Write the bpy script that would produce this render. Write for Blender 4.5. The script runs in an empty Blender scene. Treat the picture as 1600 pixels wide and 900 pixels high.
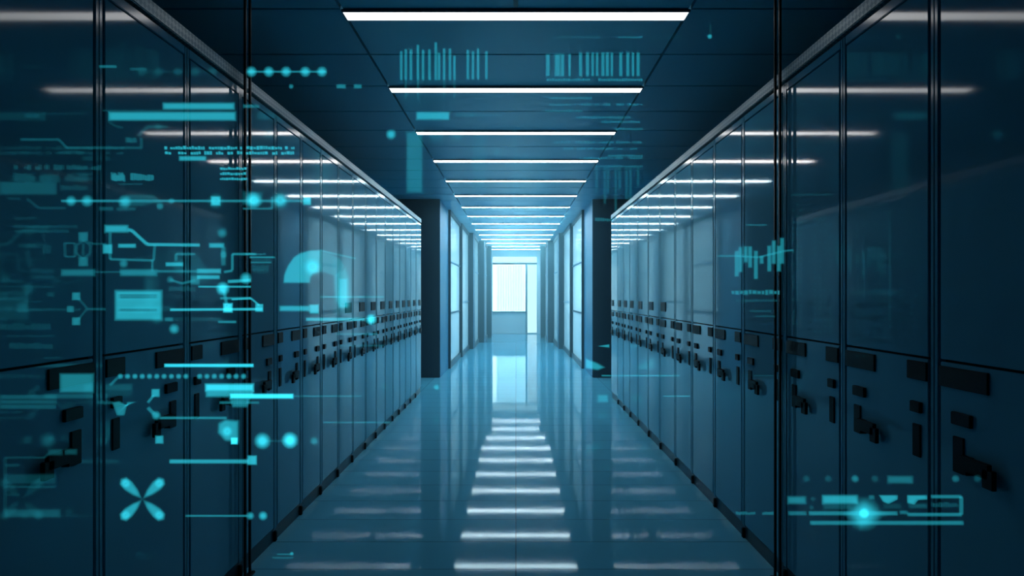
import bpy, bmesh, math, random
from mathutils import Vector
random.seed(7)
scn = bpy.context.scene
COL = scn.collection
EYE = 1.25          # camera height
F = 1000.0          # focal length in pixels of the 1600 x 900 frame
VX, VY = 806.0, 462.0
HC = 2.72           # ceiling height

# ------------------------------------------------------------------ materials
def new_mat(name):
    m = bpy.data.materials.new(name); m.use_nodes = True
    nt = m.node_tree; nt.nodes.clear()
    return m, nt
def N(nt, t, **kw):
    n = nt.nodes.new(t)
    for k, v in kw.items():
        if k in n.inputs: n.inputs[k].default_value = v
        else: setattr(n, k, v)
    return n
def principled(name, col, rough=.4, metal=0.0, spec=.5, noise=0.0, scale=6.0, tint=None, coat=0.0, coat_rough=.03, bump=0.0):
    m, nt = new_mat(name)
    o = N(nt, 'ShaderNodeOutputMaterial')
    p = N(nt, 'ShaderNodeBsdfPrincipled')
    p.inputs['Base Color'].default_value = (*col, 1)
    p.inputs['Roughness'].default_value = rough
    p.inputs['Metallic'].default_value = metal
    p.inputs['Specular IOR Level'].default_value = spec
    p.inputs['Coat Weight'].default_value = coat
    p.inputs['Coat Roughness'].default_value = coat_rough
    if tint: p.inputs['Specular Tint'].default_value = (*tint, 1)
    tc = N(nt, 'ShaderNodeTexCoord')
    nz = N(nt, 'ShaderNodeTexNoise'); nz.inputs['Scale'].default_value = scale; nz.inputs['Detail'].default_value = 4
    nt.links.new(tc.outputs['Object'], nz.inputs['Vector'])
    if noise:
        mr = N(nt, 'ShaderNodeMapRange')
        mr.inputs['To Min'].default_value = rough - noise; mr.inputs['To Max'].default_value = rough + noise
        nt.links.new(nz.outputs['Fac'], mr.inputs['Value'])
        nt.links.new(mr.outputs['Result'], p.inputs['Roughness'])
    if bump:
        b = N(nt, 'ShaderNodeBump'); b.inputs['Strength'].default_value = bump; b.inputs['Distance'].default_value = .002
        nt.links.new(nz.outputs['Fac'], b.inputs['Height']); nt.links.new(b.outputs['Normal'], p.inputs['Normal'])
    nt.links.new(p.outputs['BSDF'], o.inputs['Surface'])
    return m
def emission(name, col, s):
    m, nt = new_mat(name)
    o = N(nt, 'ShaderNodeOutputMaterial'); e = N(nt, 'ShaderNodeEmission')
    e.inputs['Color'].default_value = (*col, 1); e.inputs['Strength'].default_value = s
    nt.links.new(e.outputs[0], o.inputs['Surface'])
    return m

BLUE = (.045, .20, .34)
M = {}
M['door'] = principled('glossy_blue_cabinet_paint', (.095, .33, .46), rough=.055, noise=.01, scale=1.5, spec=.48)
M['carcass'] = principled('black_cabinet_carcass', (.002, .006, .010), rough=.5, spec=.2)
M['stile'] = principled('cabinet_stile_paint', (.085, .31, .43), rough=.12, spec=.5)
M['hardware'] = principled('black_hardware', (.0015, .004, .007), rough=.45, spec=.15)
M['kick'] = principled('kickboard_paint', (.006, .03, .05), rough=.3)
M['pillar'] = principled('blue_pillar_paint', (.05, .25, .40), rough=.4, noise=.05, spec=.3)
M['wall'] = principled('dark_blue_wall', (.01, .04, .07), rough=.5, noise=.1)
M['back'] = principled('near_black_wall', (.002, .006, .01), rough=.8, spec=.1)
M['frame'] = principled('dark_blue_frame', (.008, .04, .065), rough=.35)
M['pale'] = principled('pale_blue_paint', (.74, .90, .95), rough=.35)
M['housing'] = principled('light_housing', (.05, .14, .2), rough=.5)
M['post'] = principled('black_steel', (.0012, .0025, .004), rough=.35, spec=.3)
LUM = [2.1, 2.5, 4.2, 9, 17, 23, 25, 27, 28, 26, 30, 34, 36, 36, 36]      # the fixtures get brighter along the corridor
LIGHT = [emission('white_light_strip_%d' % i, (.98, .99, 1) if i < 4 else (.64, .90, 1), v) for i, v in enumerate(LUM)]

# ceiling tile
M['ceiling'] = principled('blue_ceiling_tile', (.15, .45, .60), rough=.36, noise=.05, scale=3, spec=.5)
M['ceiling_void'] = principled('dark_ceiling_void', (.001, .003, .005), rough=.8, spec=.05)

# floor: large glossy tiles with thin joints
def floor_mat():
    m, nt = new_mat('glossy_blue_floor_tile')
    o = N(nt, 'ShaderNodeOutputMaterial'); p = N(nt, 'ShaderNodeBsdfPrincipled')
    tc = N(nt, 'ShaderNodeTexCoord')
    br = N(nt, 'ShaderNodeTexBrick')
    br.offset = 0.0; br.squash = 1.0
    br.inputs['Scale'].default_value = 1.0
    br.inputs['Brick Width'].default_value = 1.24
    br.inputs['Row Height'].default_value = .325
    br.inputs['Mortar Size'].default_value = .0035
    br.inputs['Mortar Smooth'].default_value = .2
    br.inputs['Color1'].default_value = (.10, .44, .62, 1)
    br.inputs['Color2'].default_value = (.094, .42, .60, 1)
    br.inputs['Mortar'].default_value = (.045, .18, .27, 1)
    nt.links.new(tc.outputs['Object'], br.inputs['Vector'])
    nt.links.new(br.outputs['Color'], p.inputs['Base Color'])
    nz = N(nt, 'ShaderNodeTexNoise'); nz.inputs['Scale'].default_value = 2.2; nz.inputs['Detail'].default_value = 5
    nt.links.new(tc.outputs['Object'], nz.inputs['Vector'])
    mr = N(nt, 'ShaderNodeMapRange'); mr.inputs['To Min'].default_value = .035; mr.inputs['To Max'].default_value = .06
    nt.links.new(nz.outputs['Fac'], mr.inputs['Value'])
    nt.links.new(mr.outputs['Result'], p.inputs['Roughness'])
    p.inputs['Specular IOR Level'].default_value = .045
    p.inputs['Specular Tint'].default_value = (.4, .85, 1, 1)
    bp = N(nt, 'ShaderNodeBump'); bp.invert = True; bp.inputs['Strength'].default_value = .25; bp.inputs['Distance'].default_value = .001
    nt.links.new(br.outputs['Fac'], bp.inputs['Height']); nt.links.new(bp.outputs['Normal'], p.inputs['Normal'])
    nt.links.new(p.outputs['BSDF'], o.inputs['Surface'])
    return m
M['floor'] = floor_mat()

# perforated metal rail on the cabinets
def rail_mat():
    m, nt = new_mat('perforated_grey_metal')
    o = N(nt, 'ShaderNodeOutputMaterial'); p = N(nt, 'ShaderNodeBsdfPrincipled')
    tc = N(nt, 'ShaderNodeTexCoord'); mp = N(nt, 'ShaderNodeMapping')
    mp.inputs['Rotation'].default_value = (math.radians(45), 0, 0)
    nt.links.new(tc.outputs['Object'], mp.inputs['Vector'])
    ch = N(nt, 'ShaderNodeTexChecker'); ch.inputs['Scale'].default_value = 60
    ch.inputs['Color1'].default_value = (.34, .44, .47, 1); ch.inputs['Color2'].default_value = (.16, .25, .29, 1)
    nt.links.new(mp.outputs['Vector'], ch.inputs['Vector'])
    nt.links.new(ch.outputs['Color'], p.inputs['Base Color'])
    p.inputs['Roughness'].default_value = .38; p.inputs['Metallic'].default_value = .3
    b = N(nt, 'ShaderNodeBump'); b.inputs['Strength'].default_value = .4; b.inputs['Distance'].default_value = .001
    nt.links.new(ch.outputs['Fac'], b.inputs['Height']); nt.links.new(b.outputs['Normal'], p.inputs['Normal'])
    nt.links.new(p.outputs['BSDF'], o.inputs['Surface'])
    return m
M['rail'] = rail_mat()

# frosted pane: lets the daylight added behind it through diffusely
def frosted():
    m, nt = new_mat('frosted_glass')
    o = N(nt, 'ShaderNodeOutputMaterial')
    t = N(nt, 'ShaderNodeBsdfTranslucent'); t.inputs['Color'].default_value = (.40, .50, .54, 1)
    g = N(nt, 'ShaderNodeBsdfPrincipled'); g.inputs['Base Color'].default_value = (.5, .78, .86, 1); g.inputs['Roughness'].default_value = .15
    mx = N(nt, 'ShaderNodeMixShader'); mx.inputs[0].default_value = .4
    nt.links.new(t.outputs[0], mx.inputs[1]); nt.links.new(g.outputs[0], mx.inputs[2])
    nt.links.new(mx.outputs[0], o.inputs['Surface'])
    return m
M['frosted'] = frosted()
M['front_shade'] = principled('dark_navy_front_shade', (.006, .032, .058), rough=.5, spec=.12)  # shade on the pillar fronts, put into the colour
def clear_glass(nm, c):
    m, nt = new_mat(nm)
    o = N(nt, 'ShaderNodeOutputMaterial')
    t = N(nt, 'ShaderNodeBsdfTransparent'); t.inputs['Color'].default_value = (*c, 1)
    g = N(nt, 'ShaderNodeBsdfGlossy'); g.inputs['Roughness'].default_value = .02
    fr = N(nt, 'ShaderNodeFresnel'); fr.inputs['IOR'].default_value = 1.45
    mx = N(nt, 'ShaderNodeMixShader')
    nt.links.new(fr.outputs[0], mx.inputs[0]); nt.links.new(t.outputs[0], mx.inputs[1]); nt.links.new(g.outputs[0], mx.inputs[2])
    nt.links.new(mx.outputs[0], o.inputs['Surface'])
    return m
M['glass'] = clear_glass('clear_window_glass', (.86, .97, 1))
M['tinted'] = clear_glass('tinted_window_glass', (.50, .55, .56))
def curtain_mat():
    m, nt = new_mat('sheer_curtain_cloth')
    o = N(nt, 'ShaderNodeOutputMaterial')
    t = N(nt, 'ShaderNodeBsdfTranslucent'); t.inputs['Color'].default_value = (.8, .95, 1, 1)
    d = N(nt, 'ShaderNodeBsdfDiffuse'); d.inputs['Color'].default_value = (.7, .9, .95, 1)
    tr = N(nt, 'ShaderNodeBsdfTransparent')
    a = N(nt, 'ShaderNodeMixShader'); a.inputs[0].default_value = .35
    b = N(nt, 'ShaderNodeMixShader'); b.inputs[0].default_value = .35
    nt.links.new(t.outputs[0], a.inputs[1]); nt.links.new(d.outputs[0], a.inputs[2])
    nt.links.new(a.outputs[0], b.inputs[1]); nt.links.new(tr.outputs[0], b.inputs[2])
    nt.links.new(b.outputs[0], o.inputs['Surface'])
    return m
M['curtain'] = curtain_mat()

# projected light figures: additive cyan light, soft towards their rims
def holo(level):
    m, nt = new_mat('cyan_projected_light_%d' % round(level * 100))
    o = N(nt, 'ShaderNodeOutputMaterial'); e = N(nt, 'ShaderNodeEmission')
    e.inputs['Color'].default_value = (.03, .62, .78, 1)
    t = N(nt, 'ShaderNodeBsdfTransparent'); ad = N(nt, 'ShaderNodeAddShader')
    uv = N(nt, 'ShaderNodeUVMap'); uv.uv_map = 'soft'
    sx = N(nt, 'ShaderNodeSeparateXYZ'); nt.links.new(uv.outputs[0], sx.inputs[0])
    pw = N(nt, 'ShaderNodeMath', operation='POWER'); pw.inputs[1].default_value = 1.4
    nt.links.new(sx.outputs[0], pw.inputs[0])
    mu = N(nt, 'ShaderNodeMath', operation='MULTIPLY'); mu.inputs[1].default_value = level * .5   # front and back both shine
    nt.links.new(pw.outputs[0], mu.inputs[0]); nt.links.new(mu.outputs[0], e.inputs['Strength'])
    nt.links.new(e.outputs[0], ad.inputs[0]); nt.links.new(t.outputs[0], ad.inputs[1])
    nt.links.new(ad.outputs[0], o.inputs['Surface'])
    return m
HL = {}
def hmat(level):
    q = min((.04, .08, .14, .22, .32, .45, .6, .8, 1.1, 1.6), key=lambda v: abs(v - level))
    if q not in HL: HL[q] = holo(q * (.38 if q < .2 else .55 if q < .4 else .68 if q < .7 else .85))
    return HL[q]

# ------------------------------------------------------------------ mesh helpers
def add_box(bm, x0, x1, y0, y1, z0, z1):
    x0, x1 = min(x0, x1), max(x0, x1); y0, y1 = min(y0, y1), max(y0, y1); z0, z1 = min(z0, z1), max(z0, z1)
    v = [bm.verts.new(p) for p in ((x0,y0,z0),(x1,y0,z0),(x1,y1,z0),(x0,y1,z0),(x0,y0,z1),(x1,y0,z1),(x1,y1,z1),(x0,y1,z1))]
    for f in ((0,3,2,1),(4,5,6,7),(0,1,5,4),(1,2,6,5),(2,3,7,6),(3,0,4,7)):
        bm.faces.new([v[i] for i in f])
def link(name, bm, mat, parent=None, bevel=0.0, loc=(0, 0, 0), kind=None):
    if bevel:
        bmesh.ops.bevel(bm, geom=[e for e in bm.edges], offset=bevel, segments=2, affect='EDGES', clamp_overlap=True)
    me = bpy.data.meshes.new(name); bm.to_mesh(me); bm.free()
    me.materials.append(mat)
    o = bpy.data.objects.new(name, me); COL.objects.link(o)
    o.location = loc
    if parent: o.parent = parent
    if kind: o['kind'] = kind
    return o
def box(name, x0, x1, y0, y1, z0, z1, mat, parent=None, bevel=0.0, kind=None, local=False):
    """one box part; with a parent the numbers are in the parent's frame"""
    bm = bmesh.new(); add_box(bm, x0, x1, y0, y1, z0, z1)
    return link(name, bm, mat, parent, bevel, kind=kind)
def boxes(name, lst, mat, parent=None, bevel=0.0, kind=None):
    bm = bmesh.new()
    for b in lst: add_box(bm, *b)
    return link(name, bm, mat, parent, bevel, kind=kind)
def tag(o, label, cat, group=None):
    o['label'] = label; o['category'] = cat
    if group: o['group'] = group
def empty(name, loc, label, cat, group=None):
    o = bpy.data.objects.new(name, None); COL.objects.link(o); o.location = loc
    o.empty_display_size = .1
    tag(o, label, cat, group); return o
ORD = ['first','second','third','fourth','fifth','sixth','seventh','eighth','ninth','tenth','eleventh','twelfth','thirteenth','fourteenth','fifteenth','sixteenth','seventeenth','eighteenth']

# ------------------------------------------------------------------ setting
END = 21.0
SIDE = 1.95
box('floor', -SIDE - .2, SIDE + .2, -1.4, END + .2, -.1, 0, M['floor'], kind='structure')
PITCH, L0 = 1.205, 3.34
# ceiling: one mesh of tiles with open joints below a dark void
bm = bmesh.new()
ys = []
y = L0 - .06 - PITCH * 4
while y < END:
    ys.append(y); ys.append(y + .62); y += PITCH
ys = [-1.4] + [q for q in ys if -1.3 < q < END - .2] + [END + .2]
for a, b in zip(ys[:-1], ys[1:]):
    for x0, x1 in ((-SIDE - .2, -.901), (-.885, .885), (.901, SIDE + .2)):
        add_box(bm, x0, x1, a + .009, b - .009, HC, HC + .03)
link('ceiling', bm, M['ceiling'], kind='structure')
box('ceiling_void', -SIDE - .2, SIDE + .2, -1.4, END + .2, HC + .03, HC + .2, M['ceiling_void'], kind='structure')
box('wall_left', -SIDE - .2, -SIDE, -1.4, 10.94, 0, HC, M['wall'], kind='structure')
box('wall_right', SIDE, SIDE + .2, -1.4, 10.94, 0, HC, M['wall'], kind='structure')
box('wall_back', -SIDE, SIDE, -1.4, -1.2, 0, HC, M['back'], kind='structure')

# far part of the corridor: pillars stepping in, frosted side glass backlit by daylight added to brighten this end
PIL = [(9.77, 10.95, 1.155), (15.0, 15.32, .99), (17.2, 17.5, .845), (19.0, 19.3, .72)]
BAYS = [(10.95, 13.0, 1.115), (13.0, 15.0, 1.085), (15.32, 17.2, .985), (17.5, 19.0, .84), (19.3, END, .79)]
wn = 2; pn = 1; bn = 0
for s, side in ((-1, 'left'), (1, 'right')):
    off = .0 if s < 0 else .012
    for k, (a, b, x) in enumerate(PIL):
        box('pillar', s * (x + off), s * (SIDE + .0), a, b, 0, HC, M['pillar'], bevel=.006, kind='structure')
        box('pillar_shade_panel', s * (x + off + .004), s * (SIDE + .0), a - .03, a, 0, HC, M['front_shade'], bevel=.004, kind='structure')  # thin added panel that darkens the pillar front in place of shade
    for k, (a, b, x) in enumerate(BAYS):
        x = x + off
        w = bpy.data.objects.new('window_%d' % wn, None); COL.objects.link(w); w['kind'] = 'structure'; w.location = (s * x, (a + b) / 2, 0)
        hy = (b - a) / 2 - .003
        def Q(nm, lst, mt, bv=0.0):
            boxes(nm, [(s * d0, s * d1, y0, y1, z0, z1) for (d0, d1, y0, y1, z0, z1) in lst], mt, w, bv)
        z1 = HC - .07
        Q('window_pane', [(.03, .045, -hy + .03, hy - .03, .1, z1)], M['frosted'])
        rails = [(0, .07, -hy, hy, 0, .1), (0, .07, -hy, hy, z1, HC)]
        Q('window_frame', rails + [(0, .075, -hy, -hy + .045, .1, z1), (0, .075, hy - .05, hy, .1, z1)], M['frame'])
        zr = 1.83 if k != 1 else 1.1
        Q('window_bar', [(.012, .06, -hy + .045, hy - .05, zr, zr + .02)], M['pillar'])
        if k == 0:
            Q('window_rail', [(.015, .06, -hy + .045, hy - .05, .93, .96)], M['housing'])
        wn += 1
    box('baseboard_' + side, s * (SIDE - .015), s * SIDE, 8.3, 9.77, 0, .1, M['kick'], kind='structure')

# end wall with the bright window
ex0, ex1 = -.80, .80
boxes('wall_end', [(-SIDE, ex0, END, END + .15, 0, HC), (ex1, SIDE, END, END + .15, 0, HC), (ex0, ex1, END, END + .15, 2.56, HC)], M['pale'], kind='structure')
w1 = bpy.data.objects.new('window_1', None); COL.objects.link(w1); w1['kind'] = 'structure'; w1.location = (0, END, 0)
xl, xr, xm = -.76, .69, .345
boxes('window_frame', [(ex0, xl, .02, .12, 0, 2.56), (xr, ex1, .02, .12, 0, 2.56), (xm - .035, xm + .035, .02, .12, 0, 2.27),
                       (xl, xr, .02, .12, 2.27, 2.34), (xl, xr, .02, .12, 2.53, 2.56), (xl, xr, .02, .12, 0, .03)], M['pale'], w1, .004)
boxes('window_transom', [(xl, xr, -.01, .02, 2.28, 2.33)], M['frame'], w1, .004)
boxes('window_mullion', [(xm - .02, xm + .02, -.005, .02, .03, 2.28)], M['housing'], w1, .004)
for (a, b, c, d) in ((xl, xm - .035, .74, 2.27), (xm + .035, xr, .03, 2.27), (xl, xr, 2.34, 2.53)):
    boxes('window_pane', [(a, b, .06, .068, c, d)], M['glass'] if d - c < 1.6 and c > .5 and c < 2 else M['tinted'], w1)
boxes('window_panel', [(xl, xm - .035, .04, .1, .03, .70)], M['pale'], w1, .004)
boxes('window_sill', [(xl, xm - .035, -.03, .1, .70, .74)], M['housing'], w1, .004)
# sheer curtain hanging behind the glass
bm = bmesh.new()
n = 90; prev = None
for i in range(n + 1):
    t = i / n; x = xl + .12 + t * (xm - .05 - xl - .12)
    yy = END + .14 + .02 * math.sin(t * 2 * math.pi * 11) + .008 * math.sin(t * 2 * math.pi * 23)
    row = [bm.verts.new((x, yy, .75)), bm.verts.new((x, yy, 2.26))]
    if prev: bm.faces.new((prev[0], row[0], row[1], prev[1]))
    prev = row
c = link('curtain', bm, M['curtain'])
sol = c.modifiers.new('thickness', 'SOLIDIFY'); sol.thickness = .002
tag(c, 'white sheer pleated curtain hanging behind the end window', 'curtain')

# ------------------------------------------------------------------ ceiling lights
for i in range(15):
    yc = L0 + PITCH * i
    hw = .89
    for (a, b, x) in PIL[1:] + BAYS:
        if a - .1 < yc < b + .1: hw = min(hw, x - .015)
    nm = ORD[i]
    lb = 'long white ceiling light strip, %s one counted from the open near end of the corridor' % nm if i else 'widest and brightest white ceiling light strip, nearest to the viewer'
    if i == 14: lb = 'shortest white ceiling light strip, last before the end window'
    L = empty('ceiling_light', (0, yc, HC), lb, 'light', 'linear ceiling lights')
    boxes('housing', [(-hw - .006, hw + .006, -.058, -.05, -.014, 0), (-hw - .006, hw + .006, .05, .058, -.014, 0), (-hw - .006, -hw, -.05, .05, -.014, 0), (hw, hw + .006, -.05, .05, -.014, 0)], M['housing'], L)
    boxes('diffuser', [(-hw, hw, -.05, .05, -.011, -.001)], LIGHT[i], L, .002)
b_ = box('ceiling_bracket', -.012, .012, 2.72, 3.2, HC - .03, HC, M['post'], bevel=.003)
tag(b_, 'short dark bracket on the ceiling ahead of the widest light strip', 'bracket')

# ------------------------------------------------------------------ cabinets
SEAM_L = [1.374, 1.874, 2.374, 2.837, 3.25, 3.64, 4.01, 4.40, 4.79, 5.20, 5.60, 5.98, 6.36, 6.72, 7.08, 7.43, 7.82, 8.24]
SEAM_R = [1.29, 1.79, 2.29, 2.786, 3.296, 3.774, 4.25, 4.70, 5.20, 5.66, 6.14, 6.58, 6.96, 7.36, 7.85]
XF = {-1: 1.22, 1: 1.17}
def cabinet(s, y0, y1, label, row):
    root = empty('storage_cabinet', (s * XF[s], y0, 0), label, 'cabinet', 'tall cabinets in the %s row' % row)
    W = y1 - y0; k = W / .49
    def Q(nm, lst, mt, bv=0.0, par=None):      # d (into the cabinet), y from the near edge, z
        o = boxes(nm, [(s * d0, s * d1, a, b, z0, z1) for (d0, d1, a, b, z0, z1) in lst], mt, root, bv)
        if par: o.parent = par
        return o
    Q('body', [(.022, .62, .002, W - .002, .07, 2.185)], M['carcass'])
    Q('stile', [(0, .03, .001, .016, .07, 2.172)], M['stile'], .002)
    Q('stile', [(0, .03, W - .016, W - .001, .07, 2.172)], M['stile'], .002)
    Q('header', [(0, .03, .0165, W - .0165, 2.14, 2.172)], M['stile'], .002)
    g = .026
    up = Q('door', [(0, .02, g, W - g, 1.076, 2.134)], M['door'], .002)
    lo = Q('door', [(0, .02, g, W - g, .078, 1.069)], M['door'], .002)
    Q('kickboard', [(.012, .05, .001, W - .001, 0, .068)], M['kick'])
    Q('foot', [(-.002, .04, -.0, .022, 0, .052)], M['hardware'], .004)
    f0 = W - .08 * k
    def H(nm, lst):
        return Q(nm, lst, M['hardware'], .0015, par=lo)
    H('latch_plate', [(-.006, .001, W - .205 * k, W - .027, 1.003, 1.058)])
    H('latch_plate', [(-.006, .001, .027, .115 * k, 1.006, 1.060)])
    H('lock', [(-.010, .001, f0 - .07 * k, f0, .909, .942)])
    H('lock', [(-.010, .001, .050 * k, .095 * k, .911, .942)])
    H('slot', [(-.005, .001, f0 - .04 * k, f0, .782, .877)])
    H('slot', [(-.005, .001, .055 * k, .09 * k, .782, .877)])
    H('lever', [(-.022, .001, f0 - .075 * k, f0 - .042 * k, .790, .835), (-.024, -.012, f0 - .15 * k, f0 - .05 * k, .800, .838), (-.024, -.012, f0 - .165 * k, f0 - .13 * k, .778, .825)])
    if y1 > 4.75:
        o = Q('label_holder', [(-.005, .001, W - .21, W - .05, 1.125, 1.198)], M['hardware'], .0015); o.parent = up
    return root
for s, seams, row in ((-1, SEAM_L, 'left'), (1, SEAM_R, 'right')):
    split = 3 if s < 0 else 3
    n = len(seams) - 1
    for i in range(n):
        if i < split:
            how = ['third nearer than', 'second nearer than', 'next nearer than'][i]
            lb = 'tall dark glossy cabinet, %s the twin black posts, %s row' % (how, row)
        elif i == n - 1:
            lb = 'tall pale shining cabinet at the far end of the %s row, beside the pillar' % row
        else:
            lb = 'tall glossy blue cabinet, %s beyond the twin black posts, %s row' % (ORD[i - split], row)
        cabinet(s, seams[i], seams[i + 1], lb, row)
    r = box('top_rail', s * (XF[s] - .004), s * (XF[s] + .62), seams[0], seams[-1], 2.187, 2.238, M['rail'], bevel=.003)
    tag(r, 'grey perforated metal rail running along the top of the %s cabinet row' % row, 'rail')
    # twin black posts, floor to ceiling
    yp = 2.837 if s < 0 else 2.786
    p = empty('twin_post', (s * (XF[s] - .032), yp, 0), 'pair of thin black floor to ceiling posts against the %s cabinet row' % row, 'post', 'twin black posts')
    for a, h in ((-.028, .007), (.022, .006)):
        boxes('post', [(-.005, .005, a - h, a + h, .012, HC - .012)], M['post'], p, .002)
    boxes('base_plate', [(-.013, .013, -.05, .05, 0, .012)], M['post'], p, .002)
    boxes('top_plate', [(-.013, .013, -.05, .05, HC - .012, HC)], M['post'], p, .002)

#HOLO-BEGIN
# ------------------------------------------------------------------ hologram overlay graphics, built as unsupported cyan figures hovering in the aisle
# each readout floats at its own distance, a little in front of the cabinet doors or below the ceiling
class Readout:
    def __init__(self, name, D, label, group=None, cat='hologram', at=None):
        self.D = D; self.name = name; self.label = label; self.group = group; self.cat = cat
        self.items = []; self.at = at
    def w(self, x, y):                       # photo position -> metres on the readout's upright plane
        k = self.D / F
        return ((x - VX) * k, EYE + (VY - y) * k)
    # --- soft-rimmed flat lens shapes
    def poly(self, part, pts, a, soft=4.0, open_=False):
        self.items.append((part, 'poly', pts, a, soft)); return self
    def bar(self, x0, y0, x1, y1, a=.5, part='bar', soft=None):
        if soft is None: soft = min(5.0, (y1 - y0) * .5, (x1 - x0) * .45)
        return self.poly(part, [(x0, y0), (x1, y0), (x1, y1), (x0, y1)], a, soft)
    def dot(self, x, y, r, a=.6, part='node', sq=False):
        if sq: return self.bar(x - r, y - r, x + r, y + r, a, part, r * .5)
        self.items.append((part, 'dot', [(x, y)], a, r)); return self
    def line(self, pts, a=.4, wd=4.0, part='line'):
        self.items.append((part, 'line', pts, a, wd)); return self
    def text(self, x0, y0, x1, y1, a=.3, part='lettering', cell=None):
        self.items.append((part, 'text', [(x0, y0), (x1, y1)], a, cell or (y1 - y0))); return self
    def dots(self, x0, x1, y, step, r, a, part='dotted_line'):
        self.items.append((part, 'dots', [(x0, y), (x1, y)], a, (step, r))); return self
    def grid(self, x0, y0, x1, y1, sx, sy, a, part='dot_column', keep=.7):
        self.items.append((part, 'grid', [(x0, y0), (x1, y1)], a, (sx, sy, keep))); return self
    # --- geometry
    def _ring(self, bm, uvl, outer, inner, y_in):
        k = self.D / F
        th = .004
        n = len(outer)
        def V(p, dy):
            X, Z = self.w(*p); return bm.verts.new((X - self.ox, dy, Z - self.oz))
        vo = [V(p, 0) for p in outer]
        vf = [V(p, -th) for p in inner]; vb = [V(p, th) for p in inner]
        def face(vs, us):
            try: f = bm.faces.new(vs)
            except ValueError: return
            for l, u in zip(f.loops, us): l[uvl].uv = (u, .5)
        face(vf, [1] * n); face(vb[::-1], [1] * n)
        for i in range(n):
            j = (i + 1) % n
            face([vo[i], vo[j], vf[j], vf[i]], [0, 0, 1, 1])
            face([vo[j], vo[i], vb[i], vb[j]], [0, 0, 1, 1])
    def _poly(self, bm, uvl, pts, soft):
        n = len(pts); A = 0
        for i in range(n):
            x0, y0 = pts[i]; x1, y1 = pts[(i + 1) % n]; A += x0 * y1 - x1 * y0
        sg = 1 if A > 0 else -1
        out, inn = [], []
        for i in range(n):
            p, c, q = Vector(pts[i - 1]), Vector(pts[i]), Vector(pts[(i + 1) % n])
            e0 = (c - p).normalized(); e1 = (q - c).normalized()
            n0 = Vector((e0.y, -e0.x)) * sg; n1 = Vector((e1.y, -e1.x)) * sg
            m = n0 + n1
            m = m / max(.25, m.length_squared) * 2 if m.length > 1e-6 else n0
            out.append(c + m * soft * .5); inn.append(c - m * soft * .5)
        self._ring(bm, uvl, [tuple(v) for v in out], [tuple(v) for v in inn], 0)
    def _dot(self, bm, uvl, x, y, r):
        n = 14
        o = [(x + r * 1.25 * math.cos(t * 2 * math.pi / n), y + r * 1.25 * math.sin(t * 2 * math.pi / n)) for t in range(n)]
        i = [(x + r * .35 * math.cos(t * 2 * math.pi / n), y + r * .35 * math.sin(t * 2 * math.pi / n)) for t in range(n)]
        self._ring(bm, uvl, o, i, 0)
    def build(self):
        dim = .55 if self.D < 1.55 and self.items[0][2][0][0] < 400 else .8 if self.D < 1.7 else 1
        xs = [p[0] for it in self.items for p in it[2]]; ys = [p[1] for it in self.items for p in it[2]]
        X0, Z0 = self.w((min(xs) + max(xs)) / 2, max(ys))
        self.ox, self.oz = X0, Z0
        root = None
        single = len(self.items) == 1
        if not single: root = empty(self.name, (X0, self.D, Z0), self.label, self.cat, self.group)
        rng = random.Random(len(self.items) * 13 + int(xs[0]) * 7 + int(ys[0]))
        for part, kind, pts, a, q in self.items:
            bm = bmesh.new(); uvl = bm.loops.layers.uv.new('soft')
            if kind == 'poly': self._poly(bm, uvl, pts, q)
            elif kind == 'dot': self._dot(bm, uvl, pts[0][0], pts[0][1], q)
            elif kind == 'line':
                for (x0, y0), (x1, y1) in zip(pts[:-1], pts[1:]):
                    d = Vector((x1 - x0, y1 - y0)).normalized(); nn = Vector((-d.y, d.x)) * q / 2
                    self._poly(bm, uvl, [(x0 + nn.x, y0 + nn.y), (x1 + nn.x, y1 + nn.y), (x1 - nn.x, y1 - nn.y), (x0 - nn.x, y0 - nn.y)], q * .5)
            elif kind == 'text':
                (x0, y0), (x1, y1) = pts; x = x0; h = y1 - y0
                q = min(q, (x1 - x0) / 7)
                while x < x1 - 1:
                    wd = q * rng.uniform(.25, .7)
                    if rng.random() < .84 or (x1 - x0) / q < 16:
                        t = rng.uniform(0, .35) * h; b = rng.uniform(0, .2) * h
                        ww = min(wd, x1 - x)
                        self._poly(bm, uvl, [(x, y0 + t), (x + ww, y0 + t), (x + ww, y1 - b), (x, y1 - b)], min(ww, h) * .45)
                    x += wd + q * .16
            elif kind == 'dots':
                st, r = q; x = pts[0][0]
                while x <= pts[1][0]:
                    self._dot(bm, uvl, x, pts[0][1], r); x += st
            elif kind == 'grid':
                (x0, y0), (x1, y1) = pts; st, sy, keep = q
                x = x0
                while x <= x1:
                    y = y0
                    while y <= y1:
                        if rng.random() < keep: self._poly(bm, uvl, [(x, y), (x + 3.2, y), (x + 3.2, y + 3.4), (x, y + 3.4)], 1.6)
                        y += sy
                    x += st
            o = link(self.name if single else part, bm, hmat(a * dim), root)
            if single:
                o.location = (X0, self.D, Z0); tag(o, self.label, self.cat, self.group)
            o.visible_shadow = True
H = Readout

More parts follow.
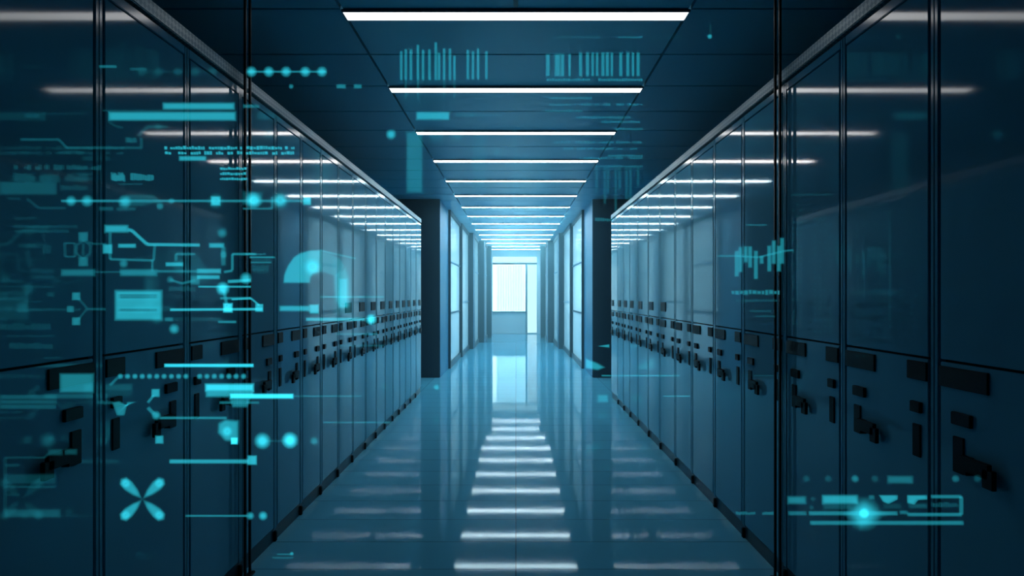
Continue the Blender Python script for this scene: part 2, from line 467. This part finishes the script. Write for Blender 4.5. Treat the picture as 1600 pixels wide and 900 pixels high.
# --- along the left row
r = H('bars_hologram', 1.78, 'two stacked cyan light bars, upper one shifted sideways, above the stepped line')
r.bar(255, 161, 366, 171, .45).bar(170, 175, 368, 188, .45).text(160, 171, 252, 174, .14, cell=6); r.line([(380, 166), (405, 166)], .22, 5).build()
r = H('circuit_hologram', 1.47, 'dim stepped cyan line with a small glyph, high on the left row')
r.line([(32, 218), (92, 218), (104, 231), (221, 231), (221, 215)], .22, 4).text(197, 214, 214, 224, .22, cell=10)
r.line([(170, 190), (178, 196), (192, 200)], .14, 4).line([(216, 213), (230, 198), (262, 198)], .22, 4).dot(247, 198, 6, .2)
r.text(10, 235, 48, 241, .1).text(92, 235, 135, 241, .14).build()
r = H('text_hologram', 1.47, 'faint rows of tiny cyan glyphs beside the dark end of the first bars')
r.text(40, 176, 62, 185, .08).text(65, 175, 132, 180, .1).build()
r = H('text_hologram', 1.75, 'two faint short dashes of cyan light under the topmost light reflection')
r.line([(155, 104), (182, 104)], .2, 4).line([(203, 108), (229, 108)], .14, 4).build()
r = H('text_hologram', 1.44, 'block of large dim cyan glyphs over a teal bar at the left edge')
r.text(22, 257, 160, 266, .22, cell=8).text(22, 270, 55, 286, .14, cell=9).text(62, 270, 94, 286, .14, cell=12).text(102, 270, 137, 286, .14, cell=12)
r.bar(0, 284, 88, 304, .22).text(95, 288, 135, 298, .14, cell=8).build()
r = H('text_hologram', 1.8, 'short line of larger cyan glyphs between the stepped line and the bead chain')
r.text(174, 269, 196, 284, .32, cell=13).text(204, 270, 240, 283, .32, cell=10).text(185, 286, 222, 289, .14, cell=5).build()
r = H('text_hologram', 2.1, 'two bright lines of cyan glyphs ending in an oval bar')
r.text(257, 228, 460, 234, .6, cell=7).text(258, 236, 460, 242, .6, cell=7).bar(280, 244, 322, 251, .5).build()
r = H('dashes_hologram', 2.2, 'three short stacked cyan dashes crossing the twin black posts')
for y in (263, 271, 279): r.text(344, y - 2, 386, y + 3, .6, cell=9)
r.build()
r = H('bead_chain_hologram', 1.6, 'long horizontal chain of bright cyan beads in front of the left row')
r.line([(96, 314), (485, 314)], .45, 4)
r.dot(111, 314, 8, .6).dot(136, 314, 9, .6).dot(195, 315, 10, .6).poly('plate', [(186, 322), (200, 304), (240, 304), (252, 316), (220, 322)], .22, 4)
r.dot(250, 322, 6, .45).dot(268, 314, 5, .45).dot(337, 314, 7, .8, sq=True).dot(337, 314, 12, .32, 'halo').dot(396, 313, 12, 1.1).bar(379, 299, 411, 320, .22, 'plate').dot(438, 313, 10, .8).dot(438, 313, 15, .3, 'halo').dot(480, 314, 6, .8, sq=True)
r.bar(155, 323, 177, 329, .22).bar(182, 324, 212, 329, .22).line([(380, 326), (425, 326), (425, 308)], .3, 3).build()
r = H('circuit_hologram', 1.46, 'short dim cyan line stepping down under the teal bar')
r.line([(42, 310), (60, 325), (103, 325)], .14, 4).text(12, 307, 33, 313, .1).build()
r = H('text_hologram', 1.46, 'dim three-row paragraph of cyan glyphs below the bead chain')
r.text(22, 338, 60, 344, .1).text(22, 351, 122, 357, .14, cell=8).text(24, 358, 108, 364, .14, cell=8).build()
r = H('hexagon_hologram', 1.63, 'dim cyan hexagon outline with square nodes beside a small square')
r.dot(130, 370, 7, .32, sq=True).dot(130, 409, 7, .32, sq=True).line([(101, 380), (117, 380), (117, 401), (102, 401), (101, 380)], .22, 3)
r.line([(130, 376), (120, 383), (119, 396), (130, 404), (141, 396), (141, 383), (130, 376)], .22, 3).line([(130, 380), (130, 400)], .22, 3).line([(138, 378), (145, 381), (166, 381)], .22, 3).build()
r = H('circuit_hologram', 1.78, 'branching cyan circuit lines with rounded nodes, right of the hexagon')
r.bar(164, 352, 200, 363, .45).line([(172, 363), (172, 405), (240, 407), (242, 383)], .22, 4).line([(200, 359), (206, 360), (230, 382), (312, 383)], .45, 5)
r.dot(168, 389, 7, .45, sq=True).bar(185, 381, 212, 387, .45).dot(193, 412, 7, .32).line([(238, 407), (238, 424)], .22, 3).line([(275, 408), (275, 397), (305, 397)], .22, 4)
r.bar(259, 410, 286, 416, .45).build()
r = H('circuit_hologram', 2.0, 'cyan circuit cluster with bright nodes beside the twin black posts')
r.bar(327, 380, 350, 387, .45).line([(349, 386), (349, 415)], .22, 7).dot(347, 364, 8, .32).dot(349, 398, 6, .32).dot(348, 451, 10, .8).dot(384, 435, 9, .6)
r.line([(310, 448), (392, 448)], .45, 3).line([(356, 440), (392, 438)], .45, 5).line([(344, 466), (392, 466)], .32, 4).line([(350, 455), (355, 480)], .32, 5).dot(356, 481, 7, .8, sq=True).line([(341, 503), (369, 503)], .32, 4)
r.line([(363, 422), (363, 397), (400, 397)], .32, 4).line([(350, 425), (363, 423)], .32, 4).bar(308, 420, 345, 427, .45).bar(308, 430, 343, 436, .45).line([(390, 402), (430, 402)], .3, 3).line([(392, 410), (424, 410)], .22, 3).text(394, 412, 420, 424, .14).build()
r = H('bars_hologram', 1.62, 'cyan bar joined by a thin line to a second bar, above the solid panel')
r.bar(96, 421, 148, 431, .32).line([(148, 425), (190, 425)], .22, 3).bar(188, 421, 245, 431, .45).line([(245, 424), (308, 424)], .32, 4).build()
r = H('circuit_hologram', 2.0, 'small dim cyan knot of nodes and short lines near the solid panel')
r.dot(266, 437, 6, .22).dot(305, 438, 7, .22, sq=True).line([(266, 437), (284, 443), (305, 438)], .22, 4).text(264, 446, 305, 456, .14, cell=9).build()
r = H('branch_hologram', 1.64, 'cyan fork of three small square nodes joining into one line')
r.dot(119, 463, 6, .45, sq=True).dot(110, 483, 5, .32, sq=True).dot(119, 502, 6, .45, sq=True).line([(123, 466), (136, 482), (123, 499)], .22, 3).line([(136, 483), (165, 483)], .22, 4).build()
r = H('rectangle_hologram', 1.76, 'solid cyan rectangle with darker band, largest block on the left row')
r.bar(180, 454, 253, 500, .45, 'panel', 6).bar(184, 457, 249, 469, .14, 'stripe').bar(184, 480, 249, 489, .14, 'stripe').dot(272, 514, 8, .45).bar(258, 496, 270, 502, .22).build()
r = H('line_hologram', 2.0, 'bright horizontal cyan line with square beads right of the solid panel')
r.line([(266, 484), (410, 483)], .6, 4).dot(405, 481, 6, .6, sq=True).line([(362, 468), (392, 466), (405, 477)], .45, 3).build()
r = H('text_hologram', 1.44, 'dim blurred rows of cyan glyphs at the left edge under the fork')
r.text(0, 504, 80, 517, .14, cell=12).text(0, 523, 86, 527, .08).text(15, 534, 83, 546, .14, cell=11).text(70, 557, 95, 561, .08).text(32, 469, 66, 473, .08).text(25, 482, 69, 487, .1).text(74, 455, 85, 464, .08, cell=6).build()
r = H('line_hologram', 2.1, 'single bright cyan horizontal line just above the dotted line')
r.line([(257, 571), (396, 571)], .8, 5).build()
r = H('dotted_line_hologram', 1.85, 'row of small round cyan dots with an angled tail')
r.dots(188, 300, 588, 11.4, 4.4, .4).dots(312, 386, 588, 11.4, 4.6, .5).line([(184, 590), (172, 602)], .22, 4).build()
r = H('block_hologram', 1.6, 'small solid cyan block left of the dotted line')
r.bar(94, 584, 146, 613, .45, 'block', 5).build()
r = H('bars_hologram', 1.44, 'dim teal striped bar at the left edge, low on the row')
r.bar(0, 617, 88, 624, .22).bar(0, 625, 88, 631, .22).bar(0, 632, 87, 639, .22).bar(0, 642, 14, 646, .1).bar(18, 642, 35, 646, .1).dot(58, 606, 6, .1).build()
r = H('block_hologram', 2.25, 'brightest cyan block crossing the black posts, with a long thin line')
r.bar(321, 600, 396, 611, .8, 'block').bar(322, 611, 396, 620, .45, 'block').line([(360, 619), (458, 619)], 1.1, 7).line([(458, 619), (565, 619)], .2, 2.5).poly('smear', [(358, 622), (392, 622), (386, 636), (364, 636)], .32, 4).line([(343, 629), (405, 629)], .22, 4).build()
r = H('branch_hologram', 1.85, 'cyan tulip shaped knot beside a forked pair of nodes')
r.poly('knot', [(176, 629), (186, 627), (197, 633), (199, 628), (212, 628), (198, 634), (194, 649), (183, 649)], .32, 3)
r.dot(243, 614, 6, .45, sq=True).line([(240, 618), (231, 629)], .32, 4).line([(231, 637), (241, 647)], .32, 5).dot(244, 649, 7, .45).line([(250, 653), (354, 653)], .32, 4).dot(249, 687, 6, .45, sq=True).text(152, 625, 178, 632, .14).build()
r = H('bead_row_hologram', 2.25, 'short row of large cyan beads trailing from a blurred glow')
r.poly('smear', [(342, 662), (352, 656), (372, 658), (372, 690), (352, 688), (341, 676)], .45, 6).dot(355, 674, 8, .6).dot(366, 689, 5, 1.1, sq=True).dot(410, 689, 12, .8).dot(453, 688, 12, 1.1).dot(491, 689, 7, .32).line([(415, 689), (450, 689)], .14, 3).build()
r = H('line_hologram', 2.1, 'cyan line ending in a square bead, above the cross emblem')
r.line([(265, 721), (388, 721)], .4, 6).dot(394, 719, 7, .6, sq=True).build()
r = H('emblem_hologram', 1.8, 'bright cyan cross emblem of four flame shaped petals', cat='emblem')
for sx, sy in ((-1, -1), (1, -1), (-1, 1), (1, 1)):
    cx, cy_ = 222.5, 780
    d = Vector((sx, sy * .95)); nrm = Vector((-d.y, d.x))
    P = lambda t, u: (cx + d.x * t + nrm.x * u * .72, cy_ + d.y * t + nrm.y * u * .72)
    r.poly('petal', [P(3, 0), P(11, 5), P(22, 8), P(30, 7), P(33, 0), P(30, -7), P(22, -8), P(11, -5)], .45, 5)
    r.dot(*P(26, 0), 7, .45, 'petal_core')
r.build()
r = H('line_hologram', 2.1, 'thin cyan line with two end beads, lowest on the left row')
r.line([(290, 806), (386, 806)], .32, 3).dot(391, 806, 6, .45).dot(411, 806, 7, .6).build()
r = H('bracket_hologram', 1.44, 'dim cyan bracket list at the lower left with bars beside its stem')
r.line([(8, 808), (8, 715), (70, 715), (76, 707)], .14, 3).bar(76, 702, 97, 711, .32).bar(102, 702, 120, 710, .32).bar(8, 741, 87, 756, .14).text(8, 758, 86, 763, .14).line([(9, 727), (30, 727)], .14, 4).line([(9, 773), (30, 773)], .1, 4)
r.bar(8, 796, 94, 808, .22).dot(80, 685, 5, .14).dot(99, 684, 5, .1).dot(108, 800, 8, .1).build()
# gauge
r = H('gauge_hologram', 2.9, 'bright cyan arc gauge curving over two cabinets of the left row', cat='hologram')
oa = [(443, 442), (444, 430), (450, 415), (459, 402), (470, 395), (486, 391), (500, 391)]
ia = [(484, 442), (485, 434), (489, 428), (497, 425)]
r.poly('arc', oa + [(498, 425)] + ia[::-1][1:], .45, 4)
r.poly('arc', [(498, 392), (515, 396), (530, 403), (538, 416), (528, 432), (518, 430), (507, 426), (498, 425)], .25, 4)
r.poly('limb', [(522, 432), (540, 418), (546, 440), (546, 478), (534, 484), (524, 470)], .32, 6).bar(530, 436, 542, 480, .45, 'limb', 5)
r.bar(520, 404, 550, 494, .12, 'haze_band', 8).dot(488, 417, 13, .6).line([(500, 391), (520, 396), (556, 404)], .3, 3)
r.build()
r = H('line_hologram', 3.1, 'two cyan lines under the arc gauge, lower one ending in a bright bead')
r.line([(500, 464), (600, 464)], .32, 3).line([(478, 499), (570, 499)], .45, 5).dot(580, 499, 8, 1.1).build()
r = H('bars_hologram', 2.7, 'short cyan bar with a square bead below the arc gauge')
r.bar(437, 478, 484, 486, .45).dot(491, 483, 7, .6, sq=True).build()
r = H('text_hologram', 2.7, 'faint rows of tiny cyan glyphs left of the arc gauge')
r.text(384, 395, 415, 399, .22, cell=7).text(394, 404, 424, 408, .14, cell=7).text(396, 420, 420, 428, .1, cell=7).build()
# --- under the ceiling
r = H('bead_chain_hologram', 2.75, 'row of five cyan beads on a thin line below the ceiling')
r.line([(386, 112), (510, 112)], .3, 3)
for x in (393, 420, 447, 477, 503): r.dot(x, 112, 8, .6)
r.dot(330, 111, 6, .22).dot(455, 135, 4, .3).bar(526, 132, 540, 138, .32).bar(553, 132, 565, 138, .32).build()
r = H('barcode_hologram', 3.3, 'cyan barcode of uneven strokes below the ceiling, over the second light', 'ceiling barcodes')
for x, t in zip((627, 634, 642, 653, 661, 671, 681, 686, 694, 703, 710), (80, 77, 77, 70, 78, 77, 66, 82, 76, 76, 87)): r.line([(x, t), (x, 125)], .32, 4.2, 'stroke')
for x, t in zip((731, 739, 747, 760), (78, 80, 76, 80)): r.line([(x, t), (x, 124)], .32, 4.2, 'stroke')
for x in (634, 653, 694, 710): r.line([(x, 126), (x, 155)], .14, 3.5, 'stroke')
r.build()
r = H('barcode_hologram', 3.3, 'cyan barcode with a text row under it, on the far side of the ceiling aisle', 'ceiling barcodes')
for x, wd in ((856, 6), (871, 9), (879, 5), (890, 4), (907, 5), (918, 5), (926, 4), (933, 4), (942, 5), (949, 5), (956, 4), (970, 5), (981, 5), (989, 4), (997, 5)): r.line([(x, 82 if x > 900 else 84), (x, 119)], .3, wd, 'stroke')
r.text(854, 122, 922, 127, .3, cell=6).text(935, 122, 1004, 127, .3, cell=6).build()
r = H('text_hologram', 4.2, 'stacked rows of small cyan glyphs below the ceiling, under the wide barcode')
for i, (x0, x1, y) in enumerate(((858, 925, 153), (858, 1004, 163), (852, 910, 173), (900, 985, 183), (940, 1000, 190), (960, 1004, 201), (866, 1004, 222), (880, 1003, 232), (950, 1004, 243))): r.text(x0, y - 2, x1, y + 2.5, .22, cell=6)
r.build()
r = H('text_hologram', 3.2, 'faint row of cyan glyphs just past the widest light strip')
r.text(862, 56, 940, 60, .14, cell=6).text(966, 56, 1004, 60, .22, cell=6).text(1012, 56, 1066, 60, .1, cell=6).build()
r = H('marker_hologram', 2.6, 'tiny cyan marker dot with a stem below the dark ceiling corner')
r.dot(1109, 57, 4, .5).line([(1110, 38), (1110, 52)], .1, 3).build()
r = H('bars_hologram', 4.8, 'short bright cyan bar with a fading tail below the ceiling')
r.bar(651, 175, 702, 187, .45).bar(712, 177, 740, 183, .14).line([(735, 180), (785, 180)], .12, 3).build()
r = H('marker_hologram', 4.2, 'single round cyan dot beside the ceiling seam')
r.dot(611, 210, 8, .6).build()
r = H('column_hologram', 5.3, 'tall translucent cyan column with fainter ones beside it below the ceiling')
r.bar(635, 206, 660, 301, .22, 'column', 6).bar(672, 206, 692, 222, .12, 'column', 6).bar(704, 206, 722, 220, .12, 'column', 6).bar(738, 206, 760, 296, .08, 'column', 6).dot(776, 238, 7, .16).bar(800, 200, 808, 330, .06, 'column', 3).bar(808, 240, 860, 330, .05, 'column', 10)
r.build()
r = H('comb_hologram', 5.4, 'cyan comb of hanging strokes above the right cabinet row end')
for x, b in ((932, 300), (945, 318), (950, 300), (962, 330), (968, 296), (979, 312), (985, 330), (997, 290)): r.line([(x, 262), (x, b)], .14, 4, 'stroke')
r.text(905, 245, 1004, 249, .2, cell=6).text(930, 258, 1004, 262, .22, cell=6).text(930, 340, 960, 346, .2, cell=6).build()
# --- along the right row
r = H('equaliser_hologram', 2.55, 'cyan level meter of uneven strokes on the right row', cat='hologram')
for x, t, b in ((1151, 392, 432), (1157, 386, 425), (1165, 385, 410), (1172, 385, 418), (1181, 392, 436), (1190, 400, 412), (1202, 384, 424), (1209, 376, 412), (1217, 384, 424), (1222, 372, 412)): r.line([(x, t), (x, b)], .3, 6, 'stroke')
r.line([(1120, 400), (1150, 400), (1185, 402), (1226, 392), (1240, 391)], .25, 3).build()
r = H('text_hologram', 2.5, 'faint blurred rows of cyan glyphs below the level meter')
r.text(1143, 452, 1218, 461, .3, cell=10).text(1150, 467, 1216, 472, .12, cell=7).text(1172, 484, 1206, 488, .12, cell=7).text(1180, 492, 1212, 496, .12, cell=7).text(1165, 350, 1198, 353, .2, cell=6).build()
r = H('matrix_hologram', 2.1, 'very faint columns of cyan dots just beyond the near right black post')
r.grid(1238, 318, 1250, 516, 6, 9.3, .08).grid(1272, 340, 1298, 520, 8, 9.3, .08).text(1236, 302, 1300, 306, .1, cell=6).build()
r = H('matrix_hologram', 1.72, 'very faint wider field of cyan dots on the dark right cabinets')
r.grid(1338, 322, 1350, 560, 10, 9.3, .06).grid(1365, 330, 1392, 530, 8, 9.3, .06).grid(1406, 330, 1440, 500, 8, 9.3, .06, keep=.5).line([(1390, 330), (1390, 500)], .04, 2).build()
r = H('console_hologram', 1.42, 'wide cyan console frame with a brilliant flare point, low on the right row')
r.bar(1231, 776, 1259, 787, .45).bar(1232, 799, 1260, 805, .3).dot(1270, 780, 4, .2).dot(1268, 793, 4, .2).bar(1285, 774, 1340, 787, .6).bar(1286, 787, 1330, 796, .22).bar(1264, 799, 1402, 805, .4)
r.bar(1358, 774, 1366, 780, .3).poly('bar', [(1374, 774), (1402, 774), (1402, 780), (1388, 787), (1380, 784)], .5, 3).bar(1380, 787, 1408, 795, .12).poly('bar', [(1418, 774), (1448, 774), (1448, 780), (1434, 781), (1428, 788), (1418, 786)], .5, 3).bar(1420, 787, 1448, 794, .14)
r.line([(1455, 776), (1502, 776), (1502, 804), (1418, 804)], .45, 5).text(1456, 784, 1496, 793, .16, cell=9).bar(1406, 798, 1418, 803, .3)
r.line([(1266, 817), (1505, 817)], .4, 6).dot(1350, 802, 8, 1.6, 'flare').dot(1350, 803, 24, .6, 'flare').poly('flare', [(1320, 803), (1335, 796), (1350, 784), (1366, 796), (1385, 803), (1366, 812), (1345, 824), (1335, 812)], .3, 10)
r.build()
r = H('bead_row_hologram', 1.42, 'row of dim cyan diamonds and a dash above the console frame')
for x, a in ((1260, .14), (1294, .22), (1336, .4), (1367, .22), (1493, .32), (1527, .14)): r.dot(x, 748, 6, a)
r.bar(1387, 744, 1426, 755, .32).build()
r = H('dashes_hologram', 2.4, 'two short faint cyan dashes left of the console frame')
r.text(1150, 799, 1180, 805, .2, cell=6).text(1191, 799, 1209, 805, .22, cell=6).build()
r = H('marker_hologram', 7.2, 'small cyan arrow shaped glints by the dark pillar right of the corridor')
r.poly('arrow', [(915, 560), (934, 568), (944, 574), (934, 578), (915, 575)], .4, 4).bar(934, 617, 950, 628, .3).poly('arrow', [(934, 541), (952, 538), (952, 543)], .4, 2).build()
r = H('line_hologram', 3.9, 'thin cyan line across the lower doors of the far right row')
r.line([(940, 587), (1062, 587)], .3, 2.5).line([(1036, 619), (1078, 619)], .3, 2).build()
r = H('line_hologram', 3.4, 'faint thin cyan lines across the lower doors of the left row')
r.line([(505, 660), (610, 660)], .2, 2.5).line([(525, 522), (590, 522)], .2, 3).line([(530, 540), (600, 540)], .18, 3).build()
r = H('text_hologram', 2.6, 'tiny cyan scribble hovering low over the near floor tiles')
r.line([(433, 866), (455, 866)], .2, 2).dot(456, 865, 3, .4).text(426, 870, 458, 873, .2, cell=6).build()
r = H('marker_hologram', 7.4, 'small cyan dot hovering over the floor near the left pillar foot')
r.dot(682, 605, 5, .4).line([(662, 605), (680, 605)], .12, 3).build()
#HOLO-END
# blue haze hanging in the corridor, thicker towards the end window
def haze_mat(density):
    m, nt = new_mat('thin_blue_haze')
    o = N(nt, 'ShaderNodeOutputMaterial'); v = N(nt, 'ShaderNodeVolumePrincipled')
    v.inputs['Color'].default_value = (.34, .80, 1, 1); v.inputs['Density'].default_value = density; v.inputs['Anisotropy'].default_value = .2
    nt.links.new(v.outputs[0], o.inputs['Volume'])
    return m
def haze(plan, density, label):
    bm = bmesh.new()
    ring = plan + [(-x, y) for x, y in reversed(plan)]
    lo_ = [bm.verts.new((x, y, .006)) for x, y in ring]; hi_ = [bm.verts.new((x, y, HC - .02)) for x, y in ring]
    bm.faces.new(lo_[::-1]); bm.faces.new(hi_)
    for i in range(len(ring)):
        j = (i + 1) % len(ring); bm.faces.new((lo_[i], lo_[j], hi_[j], hi_[i]))
    bmesh.ops.recalc_face_normals(bm, faces=bm.faces[:])
    o = link('haze', bm, haze_mat(density), kind='stuff')
    tag(o, label, 'haze')
haze([(1.10, 3.2), (1.10, 9.68)], .026, 'thin blue haze in the air between the two cabinet rows')
haze([(1.05, 9.72), (1.05, 14.9), (.96, 14.9), (.96, 17.1), (.82, 17.1), (.82, 18.9), (.69, 18.9), (.69, END - .05)], .07,
     'bright blue haze in the far corridor before the end window')

# ------------------------------------------------------------------ light, world, camera
wd = bpy.data.worlds.new('World'); scn.world = wd; wd.use_nodes = True
bg = wd.node_tree.nodes['Background']; bg.inputs[0].default_value = (.72, .94, 1, 1); bg.inputs[1].default_value = 5.0

cam = bpy.data.cameras.new('camera'); co = bpy.data.objects.new('camera', cam); COL.objects.link(co)
co.location = (0, 0, EYE); co.rotation_euler = (math.pi / 2, 0, 0)
cam.sensor_width = 36; cam.lens = 36 * F / 1600
cam.shift_x = -(VX - 800) / 1600; cam.shift_y = (VY - 450) / 1600
cam.clip_start = .02
scn.camera = co
scn.view_settings.view_transform = 'Standard'; scn.view_settings.look = 'None'
scn.view_settings.exposure = .8; scn.view_settings.gamma = 1; scn.view_settings.use_curve_mapping = False
cy = scn.cycles
cy.use_denoising = True
cy.max_bounces = 10; cy.diffuse_bounces = 5; cy.glossy_bounces = 4; cy.transparent_max_bounces = 48
cy.sample_clamp_indirect = 8
cy.caustics_reflective = False; cy.caustics_refractive = False
